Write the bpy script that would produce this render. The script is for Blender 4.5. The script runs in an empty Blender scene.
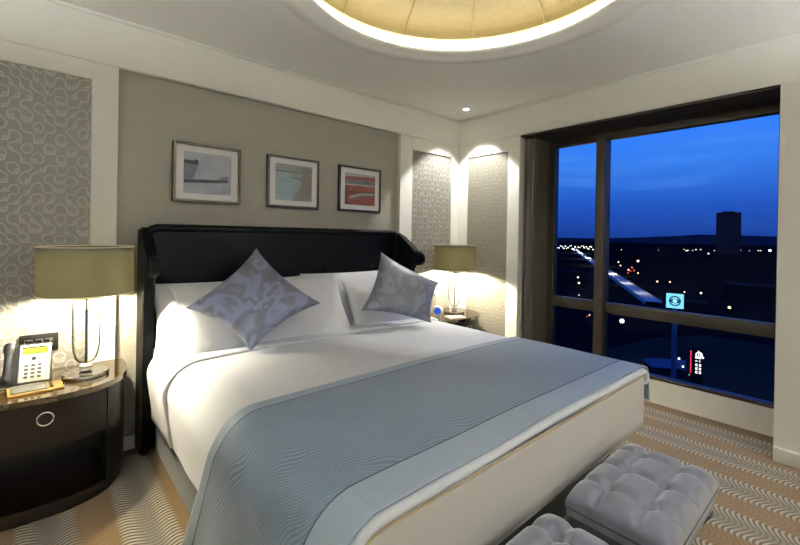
import bpy, bmesh, math, random
from mathutils import Vector, Matrix, noise, Euler
random.seed(7)
PI = math.pi
sc = bpy.context.scene
COL = sc.collection

# ------------------------------------------------------------------ materials
class NT:
    def __init__(s, name, world=None):
        if world is None:
            s.m = bpy.data.materials.new(name); s.m.use_nodes = True; s.t = s.m.node_tree
        else:
            s.m = world; s.m.use_nodes = True; s.t = world.node_tree
        s.t.nodes.clear()
    def n(s, typ, ins=None, **props):
        nd = s.t.nodes.new(typ)
        for k, v in props.items(): setattr(nd, k, v)
        for k, v in (ins or {}).items():
            sock = nd.inputs[k]
            if isinstance(v, bpy.types.NodeSocket): s.t.links.new(v, sock)
            elif isinstance(v, bpy.types.Node): s.t.links.new(v.outputs[0], sock)
            else: sock.default_value = v
        return nd
    def math(s, op, a, b=0.0, c=0.0, clamp=False):
        nd = s.n('ShaderNodeMath', {0: a, 1: b, 2: c}, operation=op); nd.use_clamp = clamp
        return nd.outputs[0]
    def mix(s, f, a, b, mode='MIX'):
        nd = s.n('ShaderNodeMix', data_type='RGBA', blend_type=mode)
        for k, v in ((0, f), (6, a), (7, b)):
            if isinstance(v, bpy.types.NodeSocket): s.t.links.new(v, nd.inputs[k])
            else: nd.inputs[k].default_value = v
        return nd.outputs[2]
    def ss(s, x, lo, hi):
        nd = s.n('ShaderNodeMapRange', {0: x, 1: lo, 2: hi, 3: 0.0, 4: 1.0}, interpolation_type='SMOOTHSTEP')
        return nd.outputs[0]
    def pos(s):
        tc = s.n('ShaderNodeNewGeometry'); return tc.outputs['Position']
    def obj(s):
        return s.n('ShaderNodeTexCoord').outputs['Object']
    def sep(s, v):
        nd = s.n('ShaderNodeSeparateXYZ', {0: v}); return nd.outputs[0], nd.outputs[1], nd.outputs[2]
    def noise(s, v, scale, detail=2.0, rough=0.5, dist=0.0):
        return s.n('ShaderNodeTexNoise', {'Vector': v, 'Scale': scale, 'Detail': detail, 'Roughness': rough, 'Distortion': dist})
    def mapping(s, v, scale=(1,1,1), loc=(0,0,0), rot=(0,0,0)):
        return s.n('ShaderNodeMapping', {0: v, 1: loc, 2: rot, 3: scale}).outputs[0]
    def bump(s, h, strength=0.3, dist=0.01):
        return s.n('ShaderNodeBump', {'Height': h, 'Strength': strength, 'Distance': dist}).outputs[0]
    def out(s, sh):
        o = s.n('ShaderNodeOutputMaterial'); s.t.links.new(sh.outputs[0] if isinstance(sh, bpy.types.Node) else sh, o.inputs[0]); return s.m
    def bsdf(s, col, rough=0.5, metal=0.0, normal=None, spec=0.5, coat=0.0, sheen=0.0):
        ins = {'Base Color': col, 'Roughness': rough, 'Metallic': metal, 'Specular IOR Level': spec, 'Coat Weight': coat, 'Sheen Weight': sheen}
        if normal is not None: ins['Normal'] = normal
        return s.n('ShaderNodeBsdfPrincipled', ins)

def c4(r, g, b): return (r, g, b, 1.0)
def srgb(r, g, b):
    f = lambda u: (u/255/12.92 if u <= 10 else ((u/255+0.055)/1.055)**2.4)
    return (f(r), f(g), f(b), 1.0)

def simple(name, col, rough=0.5, metal=0.0, spec=0.5, coat=0.0, bumpy=None, sheen=0.0):
    t = NT(name); nm = None
    base = col
    if bumpy:
        nz = t.noise(t.obj(), bumpy[0], 3.0)
        nm = t.bump(nz.outputs[0], bumpy[1], 0.01)
    else:
        nz = t.noise(t.obj(), 9.0, 2.0)
        base = t.mix(t.math('MULTIPLY', nz.outputs[0], 0.12), col, tuple(x*0.8 for x in col[:3]) + (1,))
    return t.out(t.bsdf(base, rough, metal, nm, spec, coat, sheen))

def emit(name, col, strength, sample=False):
    t = NT(name); e = t.n('ShaderNodeEmission', {0: col, 1: strength}); m = t.out(e)
    if not sample: m.cycles.emission_sampling = 'NONE'
    return m

M = {}
M['white'] = simple('white_paint', srgb(240, 239, 231), 0.55, bumpy=(160, 0.03))
M['ceiling'] = simple('ceiling_paint', srgb(247, 247, 241), 0.7, bumpy=(120, 0.03))
M['soffit'] = simple('soffit_brown', srgb(44, 37, 28), 0.6)
M['frame'] = simple('bronze_frame', srgb(52, 46, 36), 0.5, 0.1)
M['wood'] = None
M['chrome'] = simple('chrome', srgb(225, 225, 220), 0.12, 1.0)
M['brass'] = simple('pale_brass', srgb(205, 180, 120), 0.28, 1.0)
M['dark_metal'] = simple('dark_metal', srgb(60, 55, 48), 0.35, 0.8)
M['black'] = simple('black_plastic', srgb(28, 28, 30), 0.4)
M['blackframe'] = simple('black_wood', srgb(20, 17, 14), 0.35)
M['bronzeframe'] = simple('bronze_wood', srgb(62, 56, 40), 0.4, 0.2)
M['mat'] = simple('mat_board', srgb(250, 250, 252), 0.8)
M['whiteplastic'] = simple('white_plastic', srgb(236, 236, 228), 0.35)
M['paper'] = simple('paper', srgb(240, 238, 230), 0.8)
M['greyscreen'] = simple('grey_pad', srgb(96, 96, 92), 0.4)
M['gold'] = simple('gold_wood', srgb(176, 140, 78), 0.4, bumpy=(60, 0.1))

# dark lacquered wood
t = NT('dark_wood')
v = t.mapping(t.obj(), (3, 3, 40)); nz = t.noise(v, 2.5, 4.0, 0.6, 0.6)
M['wood'] = t.out(t.bsdf(t.mix(nz.outputs[0], srgb(13, 8, 6), srgb(26, 17, 12)), 0.30, 0, None, 0.35, 0.12))
# glossy table top
t = NT('lacquer_top')
v = t.mapping(t.obj(), (3, 30, 3)); nz = t.noise(v, 2.5, 4.0, 0.6, 0.6)
M['top'] = t.out(t.bsdf(t.mix(nz.outputs[0], srgb(66, 50, 26), srgb(92, 72, 40)), 0.10, 0.2, None, 1.0, 1.0))

# headboard leather
t = NT('navy_black_leather')
vo = t.n('ShaderNodeTexVoronoi', {'Vector': t.obj(), 'Scale': 260.0})
M['leather'] = t.out(t.bsdf(srgb(3, 4, 6), 0.42, 0, t.bump(vo.outputs[0], 0.12, 0.002), 0.08))

# scrollwork wallpaper: chained quarter arcs and rings
def wallpaper(name, axes, base, line, cell=0.050):
    t = NT(name)
    p = t.pos()
    nzv = t.noise(p, 7.0, 1.0)
    off = t.n('ShaderNodeVectorMath', {0: nzv.outputs['Color'], 1: (0.5, 0.5, 0.5)}, operation='SUBTRACT').outputs[0]
    off = t.n('ShaderNodeVectorMath', {0: off, 'Scale': 0.055}, operation='SCALE').outputs[0]
    q = t.n('ShaderNodeVectorMath', {0: p, 1: off}, operation='ADD').outputs[0]
    xyz = t.sep(q)
    u, w = xyz[axes[0]], xyz[axes[1]]
    P = 0.30
    # mirror-fold across so that the scrolls pair up
    u = t.math('ABSOLUTE', t.math('SUBTRACT', t.math('MODULO', t.math('ADD', u, 12*P + 0.07), P), P/2))
    u = t.math('DIVIDE', u, cell); w = t.math('DIVIDE', t.math('ADD', w, 3.0), cell*1.15)
    cu, cw = t.math('FLOOR', u), t.math('FLOOR', w)
    fu, fw_ = t.math('FRACT', u), t.math('FRACT', w)
    cell_v = t.n('ShaderNodeCombineXYZ', {0: cu, 1: cw, 2: 3.7}).outputs[0]
    rnd = t.n('ShaderNodeTexWhiteNoise', {0: cell_v}, noise_dimensions='3D').outputs[0]
    flip = t.math('GREATER_THAN', rnd, 0.5)
    fu2 = t.math('ABSOLUTE', t.math('SUBTRACT', flip, fu))
    def length(a, b): return t.math('SQRT', t.math('ADD', t.math('MULTIPLY', a, a), t.math('MULTIPLY', b, b)))
    d1 = t.math('ABSOLUTE', t.math('SUBTRACT', length(fu2, fw_), 0.5))
    d2 = t.math('ABSOLUTE', t.math('SUBTRACT', length(t.math('SUBTRACT', 1.0, fu2), t.math('SUBTRACT', 1.0, fw_)), 0.5))
    d3 = t.math('ABSOLUTE', t.math('SUBTRACT', length(t.math('SUBTRACT', 0.72, fu2), t.math('SUBTRACT', fw_, 0.72)), 0.17))
    d3 = t.math('ADD', d3, t.math('MULTIPLY', t.math('LESS_THAN', t.math('FRACT', t.math('MULTIPLY', rnd, 7.3)), 0.3), 0.6))
    d = t.math('MINIMUM', t.math('MINIMUM', d1, d2), d3)
    k = t.math('SUBTRACT', 1.0, t.ss(d, 0.035, 0.095))
    fine = t.noise(p, 160.0, 2.0)
    basec = t.mix(t.math('MULTIPLY', fine.outputs[0], 0.5), base, tuple(x*0.7 for x in base[:3]) + (1,))
    linec = t.mix(t.math('MULTIPLY', fine.outputs[0], 0.3), line, tuple(x*0.75 for x in line[:3]) + (1,))
    colr = t.mix(k, basec, linec)
    rough = t.math('SUBTRACT', 0.55, t.math('MULTIPLY', k, 0.17))
    return t.out(t.bsdf(colr, rough, 0.0, t.bump(k, 0.2, 0.002), 0.4))
M['paper_back'] = wallpaper('scroll_wallpaper_back', (0, 2), srgb(136, 133, 127), srgb(172, 169, 158))
M['paper_right'] = wallpaper('scroll_wallpaper_right', (1, 2), srgb(138, 135, 124), srgb(164, 160, 145), 0.034)

# grasscloth
t = NT('grasscloth')
p = t.pos()
nz = t.noise(t.mapping(p, (2.2, 1, 120)), 1.6, 4.0, 0.65)
nz2 = t.noise(t.mapping(p, (0.8, 1, 9)), 2.2, 2.0)
cc = t.mix(nz.outputs[0], srgb(140, 137, 126), srgb(176, 171, 157))
cc = t.mix(t.math('MULTIPLY', nz2.outputs[0], 0.35), cc, srgb(140, 137, 128))
M['grass'] = t.out(t.bsdf(cc, 0.55, 0, t.bump(nz.outputs[0], 0.15, 0.003), 0.35))

# carpet
t = NT('carpet_wave')
p = t.pos(); x, y, z = t.sep(p)
L = 0.375
ph = t.math('MULTIPLY', t.math('SUBTRACT', x, 0.18), 2*PI/L)
wob = t.noise(t.mapping(p, (0.6, 0.6, 0)), 1.0, 1.0)
disp = t.math('MULTIPLY', t.math('COSINE', t.math('MULTIPLY', ph, 2.0)), 0.019)
disp = t.math('ADD', disp, t.math('MULTIPLY', wob.outputs[0], 0.06))
yy = t.math('ADD', y, disp)
st = t.math('SINE', t.math('MULTIPLY', yy, 2*PI/0.024))
st = t.ss(st, -0.45, 0.45)
band = t.math('COSINE', ph)                     # 1 in the grey band, -1 in the tan band
bm_ = t.ss(band, -0.25, 0.15)
edge = t.math('SUBTRACT', 1.0, t.ss(t.math('ABSOLUTE', t.math('SUBTRACT', band, 0.25)), 0.25, 0.75))
fibre = t.noise(p, 420.0, 2.0)
tanc = t.mix(st, srgb(126, 99, 64), srgb(142, 115, 79))
greyc = t.mix(st, srgb(116, 108, 95), srgb(146, 140, 128))
edgec = t.mix(st, srgb(98, 84, 66), srgb(196, 189, 171))
colr = t.mix(bm_, tanc, greyc)
colr = t.mix(edge, colr, edgec)
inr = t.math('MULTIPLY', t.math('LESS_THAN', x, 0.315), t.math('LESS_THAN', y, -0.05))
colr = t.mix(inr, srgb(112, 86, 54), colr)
colr = t.mix(t.math('MULTIPLY', fibre.outputs[0], 0.55), colr, srgb(74, 64, 50))
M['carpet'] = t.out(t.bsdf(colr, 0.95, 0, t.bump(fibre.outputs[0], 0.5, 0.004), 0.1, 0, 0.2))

# cotton
def cotton(name, col, s=5.0, st=0.12):
    t = NT(name)
    nz = t.noise(t.obj(), s, 3.0, 0.5, 0.3); f = t.noise(t.obj(), 300.0, 1.0)
    h = t.math('ADD', nz.outputs[0], t.math('MULTIPLY', f.outputs[0], 0.02))
    return t.out(t.bsdf(col, 0.75, 0, t.bump(h, st, 0.05), 0.25, 0, 0.15))
M['linen'] = cotton('white_linen', srgb(229, 232, 238))
M['linen2'] = cotton('white_linen_pillow', srgb(232, 234, 240), 7.0, 0.2)
M['cream'] = cotton('cream_cover', srgb(214, 210, 204), 4.0, 0.06)
M['pipe'] = simple('tan_piping', srgb(186, 168, 132), 0.6)
M['olive'] = cotton('olive_base_fabric', srgb(60, 63, 55), 3.0, 0.05)

# runner centre: fine wavy ribs
t = NT('runner_wave')
p = t.pos()
nz = t.noise(t.mapping(p, (1, 1, 1)), 5.0, 1.0, 0.5)
off = t.math('MULTIPLY', nz.outputs[0], 0.13)
x, y, z = t.sep(p)
s = t.math('ADD', t.math('ADD', t.math('MULTIPLY', y, 0.9), t.math('MULTIPLY', t.math('ADD', x, z), 0.35)), off)
rib = t.math('SINE', t.math('MULTIPLY', s, 2*PI/0.0125)); rb = t.ss(rib, -0.6, 1.0)
colr = t.mix(rb, srgb(98, 114, 132), srgb(128, 144, 160))
M['runner'] = t.out(t.bsdf(colr, 0.5, 0, t.bump(rb, 0.35, 0.004), 0.4, 0, 0.2))
t = NT('runner_border')
nz = t.noise(t.mapping(t.pos(), (9, 3, 3)), 2.0, 2.0)
M['rborder'] = t.out(t.bsdf(srgb(158, 171, 186), 0.5, 0, t.bump(nz.outputs[0], 0.25, 0.03), 0.4))
M['rline'] = simple('runner_cord', srgb(62, 72, 84), 0.6)

# cushions
def cushion_mat(name, a, b, c, seed):
    t = NT(name)
    o = t.mapping(t.obj(), (1, 1, 1), (seed, seed*0.7, 0))
    n1 = t.noise(o, 3.6, 1.5, 0.45, 2.0)
    n2 = t.noise(o, 6.5, 1.0, 0.5, 1.5)
    sw = t.math('SINE', t.math('MULTIPLY', n1.outputs[0], 24.0))
    colr = t.mix(t.ss(sw, -0.9, 1.0), a, b)
    colr = t.mix(t.math('MULTIPLY', t.ss(n2.outputs[0], 0.6, 0.72), 0.55), colr, c)
    f = t.noise(t.mapping(t.obj(), (1, 30, 1)), 40.0, 2.0)
    return t.out(t.bsdf(colr, 0.42, 0.15, t.bump(f.outputs[0], 0.1, 0.003), 0.4, 0, 0.2))
M['cush1'] = cushion_mat('cushion_swirl', srgb(100, 102, 116), srgb(134, 141, 172), srgb(146, 126, 112), 2.0)
M['cush2'] = cushion_mat('cushion_swirl_slate', srgb(108, 112, 122), srgb(128, 134, 147), srgb(128, 120, 110), 5.3)
# velvet
t = NT('grey_velvet')
nz = t.noise(t.obj(), 16.0, 4.0, 0.6); f = t.noise(t.obj(), 260.0, 1.0)
M['velvet'] = t.out(t.bsdf(t.mix(nz.outputs[0], srgb(64, 66, 78), srgb(126, 128, 140)), 0.5, 0, t.bump(f.outputs[0], 0.15, 0.003), 0.3, 0, 0.8))
M['velvetdark'] = simple('dark_velvet', srgb(48, 48, 54), 0.5, sheen=0.4)
# curtain
t = NT('curtain_cloth')
f = t.noise(t.mapping(t.obj(), (60, 60, 200)), 2.0, 2.0)
M['curtain'] = t.out(t.bsdf(t.mix(f.outputs[0], srgb(72, 67, 60), srgb(88, 82, 74)), 0.85, 0, None, 0.2, 0, 0.2))
# lamp shade: linen that lets light through
t = NT('shade_linen')
f = t.noise(t.mapping(t.obj(), (60, 60, 300)), 2.0, 3.0)
colr = t.mix(f.outputs[0], srgb(76, 74, 58), srgb(94, 92, 74))
d = t.n('ShaderNodeBsdfDiffuse', {0: colr}); tr = t.n('ShaderNodeBsdfTranslucent', {0: srgb(150, 140, 92)})
M['shade'] = t.out(t.n('ShaderNodeMixShader', {0: 0.006, 1: d, 2: tr}))
t = NT('shade_diffuser')
M['diffuser'] = t.out(t.n('ShaderNodeMixShader', {0: 0.22, 1: t.n('ShaderNodeBsdfDiffuse', {0: srgb(235, 228, 205)}), 2: t.n('ShaderNodeBsdfTranslucent', {0: srgb(235, 228, 205)})}))
M['shadein'] = simple('shade_lining', srgb(240, 232, 205), 0.7)
# glass
def glass(name, tint, rough, ior, gl=1.0):
    t = NT(name)
    fr = t.n('ShaderNodeFresnel', {'IOR': ior})
    tr = t.n('ShaderNodeBsdfTransparent', {0: tint}); gs = t.n('ShaderNodeBsdfGlossy', {0: (gl, gl, gl, 1), 1: rough})
    return t.out(t.n('ShaderNodeMixShader', {0: fr.outputs[0], 1: tr, 2: gs}))
M['pane'] = glass('window_glass', c4(0.97, 0.98, 1.0), 0.0, 1.12)
t = NT('lamp_glass')
fc = t.n('ShaderNodeLayerWeight', {'Blend': 0.5}).outputs['Facing']
tc_ = t.mix(t.ss(fc, 0.3, 0.75), c4(0.95, 0.95, 0.92), c4(0.16, 0.15, 0.08))
M['clear'] = t.out(t.n('ShaderNodeMixShader', {0: 0.04, 1: t.n('ShaderNodeBsdfTransparent', {0: tc_}), 2: t.n('ShaderNodeBsdfGlossy', {0: (1, 1, 1, 1), 1: 0.03})}))
M['crystal'] = simple('crystal', srgb(235, 232, 220), 0.08, 0.4, 1.0)
M['bulb'] = emit('bulb_glow', (1.0, 0.89, 0.66, 1), 820.0, True)
M['led'] = emit('cove_led', (1.0, 0.94, 0.76, 1), 36.0, True)
M['lens'] = emit('downlight_lens', (1.0, 0.93, 0.8, 1), 12.0, False)
# gold dome fabric
t = NT('dome_gold')
f = t.noise(t.mapping(t.pos(), (6, 6, 30)), 3.0, 3.0)
M['dome'] = t.out(t.bsdf(t.mix(f.outputs[0], srgb(84, 72, 40), srgb(102, 88, 52)), 0.5, 0.2, None, 0.4))
M['seam'] = simple('dome_seam', srgb(104, 88, 52), 0.6)

# ------------------------------------------------------------------ mesh helpers
def prop(o, label=None, cat=None, group=None, kind=None):
    for k, v_ in (('label', label), ('category', cat), ('group', group), ('kind', kind)):
        if v_: o[k] = v_
    return o
def thing(name, loc, label, cat, group=None, rz=0.0):
    o = bpy.data.objects.new(name, None); COL.objects.link(o); o.location = loc; o.rotation_euler = (0, 0, rz)
    o.empty_display_size = 0.05
    return prop(o, label, cat, group)
def link(name, bm, mats, parent=None, smooth=True, angle=35.0, sub=0, solid=0.0, off=None):
    if off is not None: bmesh.ops.translate(bm, vec=-Vector(off), verts=bm.verts)
    bmesh.ops.recalc_face_normals(bm, faces=bm.faces)
    me = bpy.data.meshes.new(name); bm.to_mesh(me); bm.free()
    for m in (mats if isinstance(mats, (list, tuple)) else [mats]): me.materials.append(m)
    o = bpy.data.objects.new(name, me); COL.objects.link(o)
    if parent is not None: o.parent = parent
    if smooth:
        me.polygons.foreach_set('use_smooth', [True]*len(me.polygons))
        me.set_sharp_from_angle(angle=math.radians(angle))
    if solid:
        md = o.modifiers.new('thick', 'SOLIDIFY'); md.thickness = solid; md.offset = -1
    if sub:
        md = o.modifiers.new('sub', 'SUBSURF'); md.levels = sub; md.render_levels = sub
    return o
def new(): return bmesh.new()
def box(bm, x0, x1, y0, y1, z0, z1, bev=0.0, seg=2, mi=0, mat=None):
    g = bmesh.ops.create_cube(bm, size=1.0)
    vs = g['verts']
    for v in vs:
        v.co = Vector(((x0+x1)/2 + v.co.x*(x1-x0), (y0+y1)/2 + v.co.y*(y1-y0), (z0+z1)/2 + v.co.z*(z1-z0)))
    es = list({e for v in vs for e in v.link_edges}); fs = list({f for v in vs for f in v.link_faces})
    for f in fs: f.material_index = mi
    if bev:
        r = bmesh.ops.bevel(bm, geom=es, offset=bev, segments=seg, affect='EDGES', profile=0.5)
        vs = list({v for f in r['faces'] for v in f.verts} | {v for v in vs if v.is_valid})
        for f in r['faces']: f.material_index = mi
    if mat is not None: bmesh.ops.transform(bm, matrix=mat, verts=[v for v in vs if v.is_valid])
    return bm
def lathe(bm, prof, seg=40, c=(0, 0, 0), mi=0, closed=False):
    rings = []
    for r, z in prof:
        rings.append([bm.verts.new((c[0]+r*math.cos(2*PI*k/seg), c[1]+r*math.sin(2*PI*k/seg), c[2]+z)) for k in range(seg)])
    n = len(rings)
    for i in range(n if closed else n-1):
        a, b = rings[i], rings[(i+1) % n]
        for k in range(seg):
            f = bm.faces.new((a[k], a[(k+1) % seg], b[(k+1) % seg], b[k])); f.material_index = mi
    if not closed:
        for ring in (rings[0], rings[-1]):
            if (ring[0].co - ring[seg//2].co).length > 1e-4:
                f = bm.faces.new(ring); f.material_index = mi
    bmesh.ops.remove_doubles(bm, verts=bm.verts, dist=1e-6)
    return bm
def lathe_open(bm, prof, seg=40, c=(0, 0, 0), mi=0):
    rings = [[bm.verts.new((c[0]+r*math.cos(2*PI*k/seg), c[1]+r*math.sin(2*PI*k/seg), c[2]+z)) for k in range(seg)] for r, z in prof]
    for a, b in zip(rings, rings[1:]):
        for k in range(seg):
            f = bm.faces.new((a[k], a[(k+1) % seg], b[(k+1) % seg], b[k])); f.material_index = mi
    return bm
def prism(bm, pts, z0, z1, mi=0, plane='xy'):
    """Extrude a polygon; plane xy -> along z, yz -> along x, xz -> along y."""
    def P(a, b, h): return {'xy': (a, b, h), 'yz': (h, a, b), 'xz': (a, h, b)}[plane]
    lo = [bm.verts.new(P(a, b, z0)) for a, b in pts]; hi = [bm.verts.new(P(a, b, z1)) for a, b in pts]
    fs = [bm.faces.new(lo[::-1]), bm.faces.new(hi)]
    n = len(pts)
    for i in range(n): fs.append(bm.faces.new((lo[i], lo[(i+1) % n], hi[(i+1) % n], hi[i])))
    for f in fs: f.material_index = mi
    return fs
def tube(bm, path, r, seg=10, mi=0, closed=False):
    path = [Vector(p) for p in path]; n = len(path); rings = []
    up = Vector((0, 0, 1))
    for i, p in enumerate(path):
        a = path[(i-1) % n] if (closed or i > 0) else p; b = path[(i+1) % n] if (closed or i < n-1) else p
        d = (b-a).normalized()
        s = d.cross(up)
        if s.length < 1e-3: s = d.cross(Vector((1, 0, 0)))
        s.normalize(); q = s.cross(d)
        rr = r[i] if isinstance(r, (list, tuple)) else r
        rings.append([bm.verts.new(p + rr*(s*math.cos(2*PI*k/seg) + q*math.sin(2*PI*k/seg))) for k in range(seg)])
    for i in range(n if closed else n-1):
        a, b = rings[i], rings[(i+1) % n]
        for k in range(seg):
            f = bm.faces.new((a[k], a[(k+1) % seg], b[(k+1) % seg], b[k])); f.material_index = mi
    if not closed:
        bm.faces.new(rings[0][::-1]); bm.faces.new(rings[-1])
    return bm
def grid(bm, nu, nv, fn, mi=None):
    vs = [[bm.verts.new(fn(i/(nu-1), j/(nv-1))) for j in range(nv)] for i in range(nu)]
    for i in range(nu-1):
        for j in range(nv-1):
            f = bm.faces.new((vs[i][j], vs[i+1][j], vs[i+1][j+1], vs[i][j+1]))
            if mi: f.material_index = mi((i+.5)/(nu-1), (j+.5)/(nv-1))
    return vs
def struct(name, bm, m, parent=None, smooth=False, **k):
    o = link(name, bm, m, parent, smooth, **k)
    if parent is None: o['kind'] = 'structure'
    return o
def tag(o, *a, **k): return prop(o, *a, **k)
def copy_tree(o, parent=None):
    c = o.copy(); COL.objects.link(c)
    if parent is not None: c.parent = parent
    for ch in list(o.children): copy_tree(ch, c)
    return c

# ------------------------------------------------------------------ room shell
H1, H2 = 2.75, 2.455
XL, YF = -5.2, -5.4            # far ends of the room, behind the camera
DC, DR = (-2.0, -1.77), 1.03
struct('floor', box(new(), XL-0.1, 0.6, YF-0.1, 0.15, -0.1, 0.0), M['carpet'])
# ceiling with a round opening
bm = new(); N = 96
inner = [bm.verts.new((DC[0]+DR*math.cos(2*PI*k/N), DC[1]+DR*math.sin(2*PI*k/N), H1)) for k in range(N)]
def sq(a):
    dx, dy = math.cos(a), math.sin(a); ts = []
    if dx > 1e-9: ts.append((0.6-DC[0])/dx)
    if dx < -1e-9: ts.append((XL-0.1-DC[0])/dx)
    if dy > 1e-9: ts.append((0.15-DC[1])/dy)
    if dy < -1e-9: ts.append((YF-0.1-DC[1])/dy)
    q = min(ts); return (DC[0]+dx*q, DC[1]+dy*q, H1)
outer = [bm.verts.new(sq(2*PI*k/N)) for k in range(N)]
for k in range(N): bm.faces.new((inner[k], inner[(k+1) % N], outer[(k+1) % N], outer[k]))
for cx, cy in ((0.6, 0.15), (XL-0.1, 0.15), (XL-0.1, YF-0.1), (0.6, YF-0.1)):   # close the corners
    a = math.atan2(cy-DC[1], cx-DC[0]) % (2*PI); k = int(a/(2*PI)*N)
    c_ = bm.verts.new((cx, cy, H1)); bm.faces.new((outer[k], c_, outer[(k+1) % N]))
ceil = struct('ceiling', bm, M['ceiling'])
ce = bmesh.new(); ce.from_mesh(ceil.data)
r_ = bmesh.ops.extrude_face_region(ce, geom=list(ce.faces)); bmesh.ops.translate(ce, vec=(0, 0, 0.02), verts=[g for g in r_['geom'] if isinstance(g, bmesh.types.BMVert)])
bmesh.ops.recalc_face_normals(ce, faces=ce.faces); ce.to_mesh(ceil.data); ce.free()
# dropped moulding around the opening
prof = [(0.875, 2.758), (0.868, 2.750), (0.870, 2.740), (0.885, 2.734), (0.955, 2.732), (0.962, 2.726), (1.03, 2.726), (1.045, 2.732), (1.05, 2.742), (1.05, 2.752), (0.93, 2.752), (0.93, 2.758)]
struct('trim_1', lathe(new(), prof, 96, (DC[0], DC[1], 0), closed=True), M['white'], smooth=True, angle=50)
# cove and gold dome
cd = struct('ceiling_dome', lathe_open(new(), [(0.90, 2.759), (1.01, 2.759), (1.01, 2.80), (0.99, 2.865), (0.965, 2.875)], 96, (DC[0], DC[1], 0)), M['white'], smooth=True)
dm = link('dome_fabric', lathe_open(new(), [(0.97, 2.868)] + [(0.955*math.cos(a*PI/2/14), 2.875+0.24*math.sin(a*PI/2/14)) for a in range(15)], 96, (DC[0], DC[1], 0)), M['dome'], cd)
bm = new()
for k in range(12):
    a = 2*PI*(k+0.25)/12
    tube(bm, [(DC[0]+0.95*math.cos(q*PI/2/14)*math.cos(a), DC[1]+0.95*math.cos(q*PI/2/14)*math.sin(a), 2.873+0.238*math.sin(q*PI/2/14)) for q in range(14)], 0.0045, 6)
link('dome_seam', bm, M['seam'], cd)
link('light_strip', lathe(new(), [(0.945, 2.761), (0.975, 2.761), (0.975, 2.768), (0.945, 2.768)], 72, (DC[0], DC[1], 0), closed=True), M['led'], cd)
# upper frieze and ledge beads
struct('wall_back', box(new(), XL, 0.6, 0.056, 0.15, 0, H1+0.02), M['white'])
bm = new(); box(bm, XL, 0.6, 0.0, 0.056, H2, H1); struct('trim_2', bm, M['white'])
bm = new(); box(bm, XL, -0.004, -0.012, 0.0, H2-0.008, H2+0.006, 0.004); struct('trim_3', bm, M['white'], smooth=True)
bm = new(); box(bm, XL, -0.004, -0.016, 0.0, H1-0.02, H1, 0.004); struct('trim_4', bm, M['white'], smooth=True)
# stiles and rails round the inset panels (headboard wall)
def stiles(name, rects, flip=None):
    bm = new()
    for x0, x1, z0, z1 in rects: box(bm, x0, x1, 0.0, 0.056, z0, z1, 0.002, 1)
    return struct(name, bm, M['white'])
stiles('trim_5', [(-3.381, -3.246, 0, H2), (-4.02, -3.381, 2.341, H2), (-4.02, -3.381, 0, 0.12), (XL, -4.02, 0, H2)])
stiles('trim_6', [(-0.891, -0.723, 0, H2), (-0.723, -0.121, 2.318, H2), (-0.723, -0.121, 0, 0.12), (-0.121, 0.0, 0, H2)])
bm = new(); box(bm, -4.02, -3.381, 0.012, 0.055, 0.12, 2.341); struct('wall_panel_1', bm, M['paper_back'])
bm = new(); box(bm, -0.723, -0.121, 0.012, 0.055, 0.12, 2.318); struct('wall_panel_2', bm, M['paper_back'])
bm = new(); box(bm, -3.246, -0.891, 0.048, 0.055, 0.0, H2); struct('wall_panel_3', bm, M['grass'])
bm = new(); box(bm, -3.24, -0.9, 0.036, 0.048, 0.0, 0.09, 0.003); struct('baseboard_back', bm, M['white'])

# window wall (x = 0), recess between y = -0.796 and y = -2.712
YA, YB, XG = -0.796, -2.722, 0.435
bm = new()
box(bm, 0.056, 0.15, YA, 0.056, 0, H2); box(bm, 0.0, 0.056, -0.132, 0.0, 0, H2, 0.002, 1); box(bm, 0.0, 0.056, YA, -0.66, 0, H2, 0.002, 1)
box(bm, 0.0, 0.056, -0.66, -0.132, 2.312, H2, 0.002, 1); box(bm, 0.0, 0.056, -0.66, -0.132, 0, 0.12, 0.002, 1)
box(bm, 0.15, 0.56, YA, YA+0.1, 0, H2)
box(bm, 0.0, 0.56, YF, YB, 0, H2)
box(bm, 0.0, 0.15, YF, 0.0, H2, H1); box(bm, 0.15, 0.56, YF, YA+0.1, H2, H1)
struct('wall_right', bm, M['white'])
bm = new(); box(bm, 0.012, 0.055, -0.66, -0.132, 0.12, 2.312); struct('wall_panel_4', bm, M['paper_right'])
bm = new(); box(bm, -0.012, 0.0, YF, -0.004, H2-0.008, H2+0.006, 0.004); struct('trim_7', bm, M['white'], smooth=True)
bm = new(); box(bm, -0.016, 0.0, YF, -0.004, H1-0.02, H1, 0.004); struct('trim_8', bm, M['white'], smooth=True)
bm = new(); box(bm, -0.014, 0.0, YF, YB, 0, 0.095, 0.004); box(bm, -0.014, 0.002, YA, -0.012, 0, 0.095, 0.004); struct('baseboard_right', bm, M['white'], smooth=True)
bm = new(); box(bm, 0.02, 0.56, YB, YA, H2-0.02, H2); struct('trim_9', bm, M['soffit'])
bm = new(); box(bm, XG-0.002, 0.56, YB, YA, 0.0, 0.205); struct('trim_10', bm, M['white'])
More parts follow.
